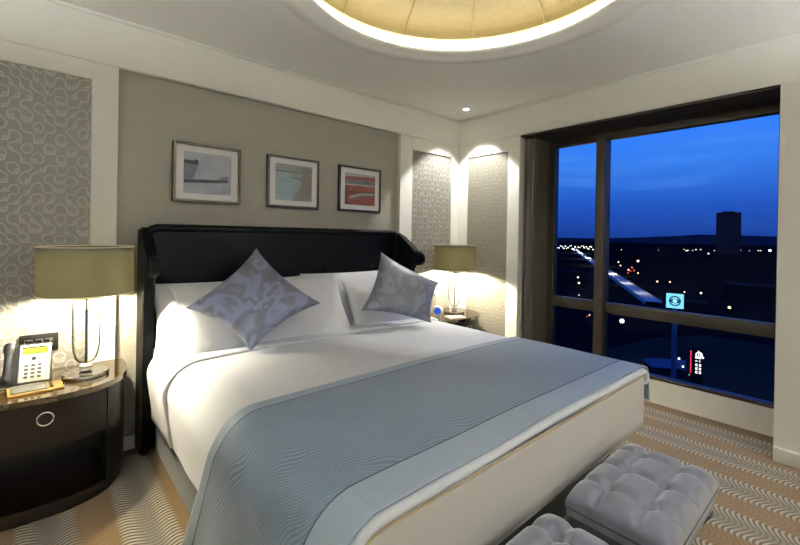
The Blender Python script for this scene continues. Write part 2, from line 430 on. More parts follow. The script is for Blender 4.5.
# window: frame, mullion, transoms and four panes
win = bpy.data.objects.new('window_1', None); COL.objects.link(win); win.location = (XG, (YA+YB)/2, 0.205); win['kind'] = 'structure'
o_ = win.location
zb, zt = 0.232, 2.372
bm = new()
box(bm, XG-0.005, XG+0.08, YA-0.148, YA, 0.205, H2-0.02, 0.004); box(bm, XG-0.005, XG+0.08, YB, YB+0.05, 0.205, H2-0.02, 0.004)
box(bm, XG-0.005, XG+0.08, YB+0.05, YA-0.148, 0.205, zb, 0.004); box(bm, XG-0.005, XG+0.08, YB+0.05, YA-0.148, zt, H2-0.02, 0.004)
link('window_frame', bm, M['frame'], win, off=o_)
bm = new(); box(bm, XG-0.075, XG+0.07, -1.475, -1.395, zb, zt, 0.004); link('mullion', bm, M['frame'], win, off=o_)
bm = new(); box(bm, XG-0.01, XG+0.06, -1.395, YA-0.148, 0.722, 0.822, 0.004); link('transom', bm, M['frame'], win, off=o_)
bm = new(); box(bm, XG-0.01, XG+0.06, YB+0.05, -1.475, 0.722, 0.822, 0.004); link('transom', bm, M['frame'], win, off=o_)
for y0, y1 in ((YB+0.05, -1.475), (-1.395, YA-0.148)):
    for z0, z1 in ((zb, 0.722), (0.822, zt)):
        bm = new(); box(bm, XG+0.02, XG+0.026, y0, y1, z0, z1); link('pane', bm, M['pane'], win, smooth=False, off=o_)
# remaining walls close the room behind the camera
bm = new(); box(bm, XL-0.1, XL, YF, 0.15, 0, H1+0.02); struct('wall_left', bm, M['white'])
bm = new(); box(bm, XL, 0.56, YF-0.1, YF, 0, H1+0.02); struct('wall_front', bm, M['white'])

# curtain gathered against the reveal beside the window
def curtain(u, v):
    n = u*7*2*PI
    return (0.07 + 0.25*u + 0.010*math.sin(n*2+1), -0.875 + 0.040*math.sin(n) - 0.025*u, 0.02 + 2.4*v)
bm = new(); grid(bm, 141, 8, curtain)
ct = link('curtain', bm, M['curtain'], None, angle=80, solid=0.006)
tag(ct, 'dark grey-brown drape hanging in gathered folds beside the window', 'curtain')

# ------------------------------------------------------------------ lights in the ceiling
def downlight(x, y, label, power, size=110, blend=0.5, first=[]):
    if not first:
        e = thing('ceiling_downlight', (x, y, H1), label, 'downlight', 'recessed ceiling downlights')
        link('trim_ring', lathe(new(), [(0.030, -0.001), (0.030, -0.006), (0.042, -0.006), (0.044, 0.0)], 32, closed=True), M['white'], e)
        link('lens', lathe(new(), [(0.0, -0.002), (0.030, -0.002), (0.030, 0.0), (0.0, 0.0)], 32), M['lens'], e)
        first.append(e)
    else:
        e = copy_tree(first[0]); e.location = (x, y, H1); e['label'] = label
    ld = bpy.data.lights.new('downlight_beam', 'SPOT'); ld.energy = power; ld.spot_size = math.radians(size); ld.spot_blend = blend
    ld.shadow_soft_size = 0.04; ld.color = (1.0, 0.97, 0.93)
    lo = bpy.data.objects.new('downlight_beam', ld); COL.objects.link(lo); lo.location = (x, y, H1-0.05)
    return e
downlight(-0.299, -0.342, 'small round recessed downlight in the ceiling corner by the window', 52, 92, 0.25)
# unseen uplighters added for fill light, out of view behind and beside the camera
M['fill_uplight'] = emit('fill_glow', (0.96, 0.98, 1.0, 1), 720.0, True)
def fill_uplighter(x, y, label, first=[]):
    if first:
        e = copy_tree(first[0]); e.location = (x, y, 0); e['label'] = label; return
    e = thing('fill_uplighter', (x, y, 0), label, 'lamp', 'unseen uplighters added for fill light'); first.append(e)
    link('lamp_base', lathe(new(), [(0.0, 0.0), (0.15, 0.0), (0.15, 0.02), (0.02, 0.03), (0.0, 0.03)], 32), M['dark_metal'], e)
    link('pole', lathe(new(), [(0.0, 0.03), (0.012, 0.03), (0.012, 1.72), (0.0, 1.72)], 12), M['dark_metal'], e)
    link('bowl', lathe_open(new(), [(0.012, 1.71), (0.06, 1.715), (0.13, 1.75), (0.18, 1.81), (0.177, 1.81), (0.127, 1.754), (0.06, 1.72), (0.0, 1.718)], 40), M['dark_metal'], e)
    link('fill_disc', lathe(new(), [(0.0, 1.745), (0.10, 1.745), (0.10, 1.75), (0.0, 1.75)], 32), M['fill_uplight'], e)
fill_uplighter(-4.75, -2.3, 'added unseen fill uplighter beside the wall opposite the window, level with the bed')
fill_uplighter(-4.4, -4.4, 'added unseen fill uplighter in the back corner away from the window')
fill_uplighter(-2.4, -4.6, 'added unseen fill uplighter towards the middle of the back wall')
fill_uplighter(-1.0, -4.9, 'added unseen fill uplighter in the back corner near the window wall')
downlight(-2.2, -4.6, 'unseen fill downlight added in the ceiling behind the viewer mid room', 30, 130, 0.8)  # added out of view as fill for the bed foot
downlight(-0.6, -4.5, 'unseen downlight added in the ceiling behind the viewer near the window wall', 30, 130, 0.8)  # also added out of view, sited from the shadow in the window recess

# ------------------------------------------------------------------ bed
BX0, BX1 = -3.06, -1.02
bed = thing('bed', (-2.04, -1.15, 0), 'king bed with black leather winged headboard standing against the grey wall', 'bed')
bo = bed.location
# headboard back: rounded rectangle with rolled top edge
def rrect(x0, x1, z0, z1, r, n=8):
    pts = [(x0, z0), (x1, z0)]
    pts += [(x1-r+r*math.cos(a*PI/2/n), z1-r+r*math.sin(a*PI/2/n)) for a in range(n+1)]
    pts += [(x0+r+r*math.cos(PI/2+a*PI/2/n), z1-r+r*math.sin(PI/2+a*PI/2/n)) for a in range(n+1)]
    return pts
bm = new(); prism(bm, rrect(-3.125, -0.955, 0.02, 1.462, 0.11), -0.085, 0.02, plane='xz')
bmesh.ops.bevel(bm, geom=[e for e in bm.edges if all(abs(v.co.y+0.085) < 1e-5 for v in e.verts)], offset=0.02, segments=3, affect='EDGES')
hb = link('headboard', bm, M['leather'], bed, off=bo)
bm = new()
pth = [(-3.112, -0.07, 1.34)] + [(-3.02+0.092*math.cos(PI-a*PI/2/8), -0.07, 1.355+0.092*math.sin(a*PI/2/8)) for a in range(9)] + \
      [(-1.06+0.092*math.sin(a*PI/2/8), -0.07, 1.355+0.092*math.cos(a*PI/2/8)) for a in range(9)] + [(-0.968, -0.07, 1.34)]
tube(bm, pth, 0.028, 12); link('headboard_roll', bm, M['leather'], hb, off=bo)
for x in (-2.782, -2.29, -1.79, -1.30):
    for z in (1.131, 0.80):
        bm = new(); bmesh.ops.create_uvsphere(bm, u_segments=16, v_segments=10, radius=0.016)
        for v in bm.verts: v.co = Vector((x+v.co.x, -0.089+v.co.y*0.5, z+v.co.z))
        link('tuft_button', bm, M['leather'], hb, off=bo)
# wings: slope down to a scrolled front end
def wing_pts():
    top = [(0.0, 1.40), (-0.03, 1.445), (-0.09, 1.45), (-0.15, 1.42), (-0.22, 1.375), (-0.31, 1.315), (-0.37, 1.278)]
    scroll = [(-0.385+0.060*math.cos(a), 1.213+0.060*math.sin(a)) for a in [PI*0.42+i*PI*1.35/14 for i in range(15)]]
    rest = [(-0.315, 1.165), (-0.275, 1.10), (-0.262, 0.9), (-0.235, 0.5), (-0.205, 0.06), (-0.19, 0.03), (0.0, 0.03)]
    return top + scroll + rest
for x0, x1, sx in ((-3.135, -3.075, -1), (-1.005, -0.945, 1)):
    bm = new(); prism(bm, [(a*(0.86 if sx < 0 else 1.0), b) for a, b in wing_pts()], x0, x1, plane='yz')
    bmesh.ops.bevel(bm, geom=[e for e in bm.edges if abs(e.verts[0].co.x-e.verts[1].co.x) < 1e-5], offset=0.012, segments=2, affect='EDGES')
    w = link('headboard_wing', bm, M['leather'], bed, off=bo)
    bm = new(); xo = x0 if sx < 0 else x1
    n_ = 46
    for i in range(n_):
        z = 0.10+i*(1.04/n_)
        g = bmesh.ops.create_icosphere(bm, subdivisions=1, radius=0.0075)
        for v in g['verts']: v.co = Vector((xo+v.co.x*0.6, (-0.18-0.065*z)*(0.86 if sx < 0 else 1.0)+v.co.y, z+v.co.z))
    link('nail_trim', bm, M['dark_metal'], w, off=bo)
    bm = new(); tube(bm, [(xo, (-0.198-0.068*z)*(0.86 if sx < 0 else 1.0), z) for z in (0.08, 0.3, 0.5, 0.7, 0.9, 1.08)], 0.005, 8)
    link('metal_edge', bm, M['dark_metal'], w, off=bo)
bm = new(); box(bm, -3.035, -1.045, -2.12, -0.09, 0.012, 0.30, 0.012); link('bed_base', bm, M['olive'], bed, off=bo)
bm = new(); box(bm, -3.025, -1.04, -2.27, -0.09, 0.301, 0.655, 0.07, 5); link('mattress', bm, M['linen'], bed, off=bo)
for x in (-2.9, -1.2):
    for y in (-0.25, -2.05):
        bm = new(); box(bm, x-0.04, x+0.04, y-0.04, y+0.04, 0.0, 0.03, 0.004); link('foot', bm, M['black'], bed, off=bo)

# bed cover with boxed foot face
bm = new()
pts = []
r = 0.045
x0, x1, yb = -3.04, -1.025, -2.298
outl = [(x0, -0.45)] + [(x0+r-r*math.cos(a*PI/2/6), yb+r-r*math.sin(a*PI/2/6)) for a in range(7)] + [(x1-r+r*math.sin(a*PI/2/6), yb+r-r*math.cos(a*PI/2/6)) for a in range(7)] + [(x1, -0.45)]
def cover_top(x):
    def q(d, r): return 0.705-r+r*math.sqrt(max(0.0, 1-(d/r)**2)) if d > 0 else 0.705
    return min(q(-3.092+0.17-x, 0.17), q(x-(-0.998-0.075), 0.075)) - 0.032
# subdivide the long foot side
full = []
for a, b in zip(outl, outl[1:]):
    d = math.dist(a, b); k = max(1, int(d/0.06))
    full += [(a[0]+(b[0]-a[0])*i/k, a[1]+(b[1]-a[1])*i/k) for i in range(k)]
full.append(outl[-1])
zs = [0.0, 0.15, 0.35, 0.55, 0.75, 0.9, 1.0]
rows = []
for i, (px, py) in enumerate(full):
    foot = max(0.0, min(1.0, (-1.9-py)/0.3)); zl = 0.305 + 0.085*foot
    col_ = []
    ztp = cover_top(px) if py < -2.2 else 0.45
    if py >= -2.2: zl = 0.30
    for q in zs:
        z = zl+(ztp-zl)*q
        wv = 0.003*math.sin(px*9+py*7)*(1-q)
        col_.append(bm.verts.new((px, py + wv if py < -2.2 else py, z)))
    rows.append(col_)
for a, b in zip(rows, rows[1:]):
    for k in range(len(zs)-1): bm.faces.new((a[k], b[k], b[k+1], a[k+1]))
bs = link('bed_cover', bm, M['cream'], None, angle=60, solid=0.008)
tag(bs, 'cream bed cover with a flat boxed face hanging at the bed foot', 'bed cover')
bm = new(); tube(bm, [(x, yb-0.006, cover_top(x)) for x in [x0+0.03+i*(x1-x0-0.06)/40 for i in range(41)]], 0.0035, 8)
link('piping', bm, M['pipe'], bs)

# duvet
def drape(x0, x1, ztop, r, zl, zr, n=9, lean=0.0, rr=0.075):
    """closed-form cross profile: list of (x, z, nx, nz) from the hem on one side over the top to the other hem"""
    P = []
    for i in range(n): P.append((x0 - lean*(1-i/(n-1)), zl+(ztop-r-zl)*i/(n-1), -1, 0))
    for a in range(1, 10): P.append((x0+r-r*math.cos(a*PI/2/10), ztop-r+r*math.sin(a*PI/2/10), -math.cos(a*PI/2/10), math.sin(a*PI/2/10)))
    for i in range(33): P.append((x0+r+(x1-x0-r-rr)*i/32, ztop, 0, 1))
    for a in range(1, 8): P.append((x1-rr+rr*math.sin(a*PI/2/8), ztop-rr+rr*math.cos(a*PI/2/8), math.sin(a*PI/2/8), math.cos(a*PI/2/8)))
    for i in range(n): P.append((x1 + lean*i/(n-1), ztop-rr-(ztop-rr-zr)*i/(n-1), 1, 0))
    return P
ZT = 0.705
def topz(x, y):
    """gentle crown of the made bed"""
    u = (x+2.04)/1.02
    return 0.012*(1-u*u) + 0.006*noise.noise(Vector((x*2.2, y*2.2, 3.0)))
prof = drape(-3.092, -0.998, ZT, 0.17, 0.235, 0.62, lean=-0.042)
ys = [-0.50, -0.502, -0.512, -0.55] + [-0.66-0.06*i for i in range(27)] + [-2.25, -2.29]
yl = ys[-1]
tail = [(yl - 0.020*math.sin(a*PI/8), 0.016*(1-math.cos(a*PI/8))) for a in range(1, 9)]
bm = new(); rows = []
def duvet_pt(p, y, inset):
    x, z, nx, nz = p
    wr = 0.006*noise.noise(Vector((x*5, y*5, z*5))) if nz < 0.5 else 0.0
    side = 1.0-max(0.0, nz)
    yk = y
    if y > -0.7: yk = y + 0.02*side          # fold leans a touch along the side
    lift = topz(x, y)*max(0, nz)
    return (x + nx*(wr-inset), yk, z + lift - nz*inset)
for k, y in enumerate(ys):
    ins = (0.03, 0.016, 0.004, 0.0)[k] if k < 4 else 0.0
    rows.append([bm.verts.new(duvet_pt(p, y, ins)) for p in prof])
for y, ins in tail: rows.append([bm.verts.new(duvet_pt(p, y, ins)) for p in prof])
for a, b in zip(rows, rows[1:]):
    for k in range(len(prof)-1): bm.faces.new((a[k], a[k+1], b[k+1], b[k]))
dv = link('duvet', bm, M['linen'], None, angle=75)
tag(dv, 'smooth white duvet tucked over the bed below the pillows', 'duvet')
# turned-back sheet at the head end
prof2 = drape(-3.106, -0.986, ZT+0.016, 0.178, 0.24, 0.58, lean=-0.042)
bm = new(); rows = []
for y, ins in [(-0.10, 0), (-0.2, 0), (-0.3, 0), (-0.4, 0), (-0.5, 0), (-0.58, 0), (-0.64, 0), (-0.66, 0.001), (-0.672, 0.006), (-0.676, 0.015)]:
    row = []
    for x, z, nx, nz in prof2:
        wr = 0.006*noise.noise(Vector((y*6, z*6, 1))) if nz < 0.5 else 0.0
        dropd = max(0.0, 0.70-z)
        yy = y + (0.05*dropd/0.4 + 0.012*noise.noise(Vector((x*3, z*4, 2))))*max(0.0, -y-0.4)/0.27
        row.append(bm.verts.new((x + nx*(wr-ins), yy, z + topz(x, y)*max(0, nz) - nz*ins)))
    rows.append(row)
for a, b in zip(rows, rows[1:]):
    for k in range(len(prof2)-1): bm.faces.new((a[k], a[k+1], b[k+1], b[k]))
st_ = link('bed_sheet', bm, M['linen2'], None, angle=75, solid=0.004)
tag(st_, 'white sheet turned back over the duvet under the pillows, hanging by the headboard', 'sheet')

# runner across the foot half
prof3 = drape(-3.102, -0.966, ZT+0.009, 0.174, 0.07, 0.50, n=12, lean=0.02)
y_in, y_out = -1.445, -2.292
nr = 126
bm = new(); rows = []
for j in range(nr+1):
    v = j/nr; y = y_in+(y_out-y_in)*v
    row = []
    for x, z, nx, nz in prof3:
        drop = max(0.0, ZT-0.1-z)/0.6 if x < -2 else 0.0
        yy = y + 0.30*drop*(1-v)*1.0 + 0.02*drop*v
        fold = 0.012*math.sin(y*22+1.5)*drop*drop
        sag = 0.0
        ins = 0.0
        if y < yl:                                 # follow the rounded rim at the foot
            s_ = min(1.0, (yl-y)/0.02); ins = 0.0
        row.append(bm.verts.new((x - fold + nx*(0.001-ins), yy, z + topz(x, y)*max(0, nz) - nz*ins)))
    rows.append(row)
def band_of(v):
    yv = v*(y_in-y_out)
    W = y_in-y_out
    if yv < 0.058 or yv > W-0.125: return 1
    if yv < 0.066 or yv > W-0.133: return 2
    return 0
for j in range(nr):
    # place rows at the exact colour boundaries
    pass
for j in range(nr):
    for k in range(len(prof3)-1):
        f = bm.faces.new((rows[j][k], rows[j][k+1], rows[j+1][k+1], rows[j+1][k])); f.material_index = band_of((j+.5)/nr)
rn = link('bed_runner', bm, [M['runner'], M['rborder'], M['rline']], None, angle=75, solid=0.005)
tag(rn, 'slate-blue ribbed runner with pale borders laid across the bed foot', 'bed runner')

# pillows
def pillow_mesh(w, h, tk, seed, pull=0.10, n=27, pw=3.2, wr=0.012, quad=None):
    bm = new()
    def f(sgn):
        def g(a, b):
            u, v = 2*a-1, 2*b-1
            u = math.copysign(1-(1-abs(u))**1.35, u); v = math.copysign(1-(1-abs(v))**1.35, v)
            t_ = max(0.0, (1-abs(u)**pw)*(1-abs(v)**pw))**0.62
            # sides bow inward between the corners
            x = u*w/2*(1-pull*(1-v*v)*abs(u)**3); y = v*h/2*(1-pull*(1-u*u)*abs(v)**3)
            cr = noise.noise(Vector((x*7+seed, y*7, sgn*2)))*wr*t_ + wr*0.6*math.sin(10*math.atan2(y, x)+seed)*max(0, (x*x/(w*w/4)+y*y/(h*h/4))-0.35)*t_
            sagz = sgn*(t_*tk/2) + cr
            if quad:
                a2, b2 = (x/w+0.5), (y/h+0.5)
                q = (quad[0]*(1-a2)*b2 + quad[1]*(1-a2)*(1-b2) + quad[2]*a2*(1-b2) + quad[3]*a2*b2)
                return q + ((quad[2]-quad[1]).cross(quad[0]-quad[1])).normalized()*sagz
            return (x, y, sagz)
        return g
    grid(bm, n, n, f(1)); grid(bm, n, n, f(-1))
    bmesh.ops.remove_doubles(bm, verts=bm.verts, dist=0.0008)
    return bm
def pillow(name, w, h, tk, loc, rot, m, label, cat, group=None, seed=0, corners=None, **k):
    if corners: k['quad'] = [Vector(c)-Vector(loc) for c in corners]
    o = link(name, pillow_mesh(w, h, tk, seed, **k), m, None, angle=180, sub=1)
    o.location = loc; o.rotation_euler = rot
    return tag(o, label, cat, group)
R = math.radians
G = 'white pillows against the headboard'
pillow('pillow', 1.06, 0.48, 0.18, (-2.56, -0.205, 0.865), (R(74), 0, R(0)), M['linen2'], 'white pillow standing upright behind the lavender-blue cushion, against the headboard', 'pillow', G, 1, pull=0.05, wr=0.02)
pillow('pillow', 1.22, 0.52, 0.20, (-2.40, -0.425, 0.870), (R(59), R(-1), R(1)), M['linen2'], 'white pillow directly under the lavender-blue swirl cushion, in front of another', 'pillow', G, 2, pull=0.07, wr=0.02)
pillow('pillow', 1.04, 0.49, 0.18, (-1.54, -0.205, 0.875), (R(74), 0, R(0)), M['linen2'], 'white pillow upright behind the slate cushion, on the window half of the headboard', 'pillow', G, 3, pull=0.05, wr=0.02)
pillow('pillow', 0.84, 0.48, 0.18, (-1.36, -0.425, 0.855), (R(60), 0, R(-1)), M['linen2'], 'white pillow leaning directly under the slate cushion, on the window half', 'pillow', G, 4, pull=0.07, wr=0.02)
pillow('throw_cushion', 0.56, 0.56, 0.18, (-2.586, -0.57, 1.006), (0, 0, 0), M['cush1'], 'lavender-blue swirl cushion balanced on one corner, on the headboard half near the phone', 'cushion', 'patterned cushions on the bed', 5, pull=0.17, wr=0.004,
       corners=[(-2.955, -0.43, 0.97), (-2.676, -0.749, 0.735), (-2.228, -0.785, 0.977), (-2.452, -0.252, 1.325)])
pillow('throw_cushion', 0.52, 0.52, 0.17, (-1.456, -0.707, 0.989), (0, 0, 0), M['cush2'], 'slate-grey swirl cushion leaning on the pillows nearer the window', 'cushion', 'patterned cushions on the bed', 8, pull=0.13, wr=0.004,
       corners=[(-1.842, -0.675, 0.868), (-1.279, -0.850, 0.735), (-1.128, -0.787, 1.041), (-1.452, -0.409, 1.287)])

# ------------------------------------------------------------------ nightstands
def outline(hw=0.395, d0=0.10, d1=0.42, e=2.6, s=1.0, n=40):
    pts = [(hw*s, 0.0)]
    for k in range(n+1):
        a = PI*k/n; cx, sy = math.cos(a), math.sin(a)
        x = hw*s*math.copysign(abs(cx)**(2/e), cx); y = -(d0+d1*s*abs(sy)**(2/e))
        pts.append((x, y))
    pts.append((-hw*s, 0.0))
    return pts
def clip_x(pts, x, side):
    out = []; n = len(pts)
    ins = lambda p: (p[0]-x)*side >= 0
    for i in range(n):
        a, b = pts[i], pts[(i+1) % n]
        if ins(a): out.append(a)
        if ins(a) != ins(b):
            tt = (x-a[0])/(b[0]-a[0]); out.append((x, a[1]+(b[1]-a[1])*tt))
    return out
ns = thing('nightstand', (-3.60, -0.004, 0), 'dark lacquered bow-front nightstand holding the phone, with a ring-pull drawer', 'nightstand', 'bow-front nightstands')
bm = new(); prism(bm, outline(), 0.592, 0.62)
bmesh.ops.bevel(bm, geom=[e for e in bm.edges if all(abs(v.co.z-0.62) < 1e-6 for v in e.verts)], offset=0.005, segments=2, affect='EDGES')
link('table_top', bm, M['top'], ns)
inner = outline(0.383, 0.10, 0.402)
bm = new(); prism(bm, clip_x(clip_x(inner, -0.272, 1), 0.272, -1), 0.365, 0.589); dw = link('drawer', bm, M['wood'], ns)
bm = new(); tube(bm, [(0.022+0.031*math.cos(a*2*PI/28), -0.512-0.004, 0.515+0.031*math.sin(a*2*PI/28)) for a in range(28)], 0.0045, 8, closed=True)
link('ring_pull', bm, M['chrome'], dw)
for sgn in (1, -1):
    bm = new(); prism(bm, clip_x(inner, 0.278*sgn, sgn), 0.05, 0.592); link('side_panel', bm, M['wood'], ns)
bm = new(); box(bm, -0.278, 0.278, -0.03, -0.004, 0.05, 0.589); link('back_panel', bm, M['wood'], ns)
bm = new(); prism(bm, clip_x(clip_x(outline(0.38, 0.09, 0.395), -0.278, 1), 0.278, -1), 0.05, 0.085); link('shelf', bm, M['wood'], ns)
bm = new(); prism(bm, outline(0.36, 0.09, 0.36), 0.0, 0.05); link('plinth', bm, M['wood'], ns)
ns2 = copy_tree(ns); ns2.location = (-0.425, -0.004, 0)
ns2['label'] = 'dark bow-front nightstand in the corner by the window, holding the clock'

# ------------------------------------------------------------------ table lamps
lp = thing('table_lamp', (-3.408, -0.26, 0.62), 'lit lamp with olive drum shade and glass body on nightstand with phone', 'lamp', 'bedside table lamps')
link('lamp_base', lathe(new(), [(0.0, 0.0), (0.104, 0.0), (0.106, 0.004), (0.106, 0.018), (0.102, 0.022), (0.06, 0.024), (0.0, 0.024)], 48), M['chrome'], lp)
link('crystal_knob', lathe(new(), [(0.0, 0.024), (0.022, 0.026), (0.032, 0.034), (0.026, 0.046), (0.03, 0.056), (0.024, 0.066), (0.0, 0.068)], 24), M['crystal'], lp)
link('glass_body', lathe_open(new(), [(0.012, 0.069), (0.034, 0.078), (0.050, 0.10), (0.060, 0.14), (0.064, 0.19), (0.065, 0.40), (0.060, 0.425), (0.02, 0.432)], 40), M['clear'], lp)
link('stem', lathe(new(), [(0.0, 0.069), (0.006, 0.069), (0.006, 0.345), (0.009, 0.347), (0.008, 0.362), (0.004, 0.37), (0.004, 0.45), (0.013, 0.452), (0.013, 0.50), (0.0, 0.50)], 16), M['dark_metal'], lp)
sh = link('lamp_shade', lathe_open(new(), [(0.219, 0.455), (0.216, 0.716)], 64), M['shade'], lp, angle=80)
for z in (0.457, 0.714):
    bm = new(); lathe(bm, [(0.214, z-0.003), (0.2205, z-0.003), (0.2205, z+0.003), (0.214, z+0.003)], 64, closed=True)
    link('shade_rim', bm, M['shadein'], sh)
link('shade_diffuser', lathe(new(), [(0.0, 0.690), (0.2155, 0.690), (0.2155, 0.693), (0.0, 0.693)], 48), M['diffuser'], sh)
bm = new()
for k in range(3):
    a = 2*PI*k/3+0.5; tube(bm, [(0.012*math.cos(a), 0.012*math.sin(a), 0.49), (0.216*math.cos(a), 0.216*math.sin(a), 0.70)], 0.0022, 6)
link('shade_spider', bm, M['chrome'], sh)
bm = new(); bmesh.ops.create_uvsphere(bm, u_segments=20, v_segments=14, radius=0.045); bmesh.ops.translate(bm, vec=(0, 0, 0.555), verts=bm.verts)
link('bulb', bm, M['bulb'], lp)
lp2 = copy_tree(lp); lp2.location = (-0.325, -0.252, 0.62)
lp2['label'] = 'lit drum-shade lamp on the corner nightstand by the window, beside the clock'

# ------------------------------------------------------------------ things on the nightstands
# telephone
ph = thing('telephone', (-3.63, -0.215, 0.62), 'white keypad desk telephone with dark handset standing on the nightstand', 'telephone', None, R(-6))
tilt = Matrix.Translation((0.0, 0.02, 0.012)) @ Matrix.Rotation(R(62), 4, 'X')
bm = new(); prism(bm, [(-0.055, 0.0), (0.10, 0.0), (0.10, 0.05), (0.062, 0.19), (0.04, 0.195), (-0.05, 0.02)], -0.085, 0.07, plane='yz')
link('phone_body', bm, M['black'], ph)
face = Matrix.Translation((0.0, -0.052, 0.012)) @ Matrix.Rotation(R(63), 4, 'X')
bm = new(); box(bm, -0.052, 0.074, 0.0, 0.195, 0.0, 0.012, 0.006, 3, 0, face); fp = link('face_plate', bm, M['whiteplastic'], ph)
bm = new(); box(bm, -0.040, 0.062, 0.145, 0.175, 0.011, 0.0145, 0.001, 1, 0, face); link('display', bm, simple('lcd', srgb(118, 140, 40), 0.3), fp)
bm = new(); box(bm, -0.042, 0.064, 0.176, 0.184, 0.011, 0.0145, 0.001, 1, 0, face); link('display_hood', bm, M['black'], fp)
for i in range(3):
    for j in range(4):
        bm = new(); kx, ky = -0.020+i*0.026, 0.026+j*0.020; box(bm, kx-0.008, kx+0.008, ky-0.006, ky+0.006, 0.011, 0.0155, 0.002, 1, 0, face); link('key', bm, M['greyscreen'], fp)
bm = new(); box(bm, -0.002, 0.016, 0.112, 0.130, 0.011, 0.0155, 0.002, 1, 0, face); link('key', bm, M['black'], fp)
bm = new()
hp = [face @ Vector((-0.088, 0.0+q*0.20/12, 0.018+0.022*math.sin(q*PI/12))) for q in range(13)]
tube(bm, hp, [0.026, 0.028, 0.027, 0.02, 0.018, 0.018, 0.018, 0.018, 0.018, 0.02, 0.027, 0.028, 0.026], 14); link('handset', bm, M['black'], ph)
bm = new(); tube(bm, [(-0.088+0.03*math.sin(q*0.9)-0.01*q, -0.06-0.006*math.sin(q*2.1), 0.008) for q in range(8)], 0.004, 8); link('cord', bm, M['black'], ph)
# notepad tray
tr = thing('notepad_tray', (-3.615, -0.36, 0.62), 'wooden tray with grey notepad and pen lying in front of the telephone', 'tray', None, R(4))
bm = new(); box(bm, -0.105, 0.105, -0.075, 0.075, 0.0, 0.010, 0.003); link('tray', bm, M['gold'], tr)
bm = new(); box(bm, -0.092, 0.040, -0.062, 0.062, 0.0101, 0.016, 0.001); link('notepad', bm, M['greyscreen'], tr)
bm = new(); box(bm, 0.052, 0.066, -0.05, 0.05, 0.0101, 0.018, 0.004); link('pen', bm, M['black'], tr)
# wall outlet plate
ow = thing('wall_outlet', (-3.605, 0.008, 0.775), 'dark socket plate with silver inserts on the patterned wall behind telephone', 'outlet')
bm = new(); box(bm, -0.085, 0.085, -0.008, 0.004, -0.052, 0.052, 0.003); link('plate', bm, M['blackframe'], ow)
for x in (-0.045, 0.0, 0.045):
    bm = new(); box(bm, x-0.018, x+0.018, -0.011, -0.0075, -0.025, 0.025, 0.002); link('insert', bm, M['chrome'], ow)
# alarm clock
ck = thing('alarm_clock', (-0.63, -0.30, 0.62), 'small round white alarm clock with glowing blue face beside the corner lamp', 'clock', None, R(-50))
tm = Matrix.Translation((0, 0, 0.062)) @ Matrix.Rotation(R(90), 4, 'X')
bm = new(); lathe(bm, [(0.0, -0.02), (0.045, -0.02), (0.054, -0.01), (0.054, 0.012), (0.048, 0.02), (0.036, 0.02), (0.034, 0.016), (0.0, 0.016)], 36); bm.transform(tm); link('case', bm, M['whiteplastic'], ck)
bm = new(); lathe(bm, [(0.0, 0.0165), (0.034, 0.0165), (0.034, 0.018), (0.0, 0.018)], 32); bm.transform(tm); cf = link('dial', bm, emit('clock_blue', srgb(50, 110, 225), 0.45), ck)
for (a0, a1, b0, b1) in ((-0.018, -0.014, -0.008, 0.008), (-0.010, -0.001, 0.005, 0.008), (-0.010, -0.001, -0.0015, 0.0015), (-0.010, -0.001, -0.008, -0.005), (0.005, 0.008, -0.008, 0.008), (0.013, 0.016, -0.008, 0.008), (0.008, 0.013, 0.005, 0.008), (0.008, 0.013, -0.008, -0.005)):
    pass
bm = new(); box(bm, -0.03, 0.03, -0.02, 0.02, 0.0, 0.012, 0.003); link('stand', bm, M['whiteplastic'], ck)
# card stand and small pad
cs = thing('card_stand', (-0.56, -0.14, 0.62), 'little brass-edged card stand behind the blue-faced clock', 'card stand', None, R(-38))
ti = Matrix.Rotation(R(-10), 4, 'X')
bm = new(); box(bm, -0.055, 0.055, -0.004, 0.004, 0.004, 0.20, 0.002, 1, 0, ti); link('frame', bm, M['brass'], cs)
bm = new(); box(bm, -0.047, 0.047, -0.0055, -0.0035, 0.012, 0.192, 0, 1, 0, ti); link('card', bm, M['paper'], cs)
bm = new(); box(bm, -0.03, 0.03, -0.03, 0.05, 0.0, 0.006, 0.002); link('foot_plate', bm, M['brass'], cs)
np_ = tag(link('notepad', box(new(), -0.09, 0.09, -0.06, 0.06, 0.0, 0.010, 0.001), M['paper'], None), 'white paper pad lying flat in front of the corner lamp and clock', 'notepad')
np_.location = (-0.50, -0.42, 0.62); np_.rotation_euler = (0, 0, R(-20))

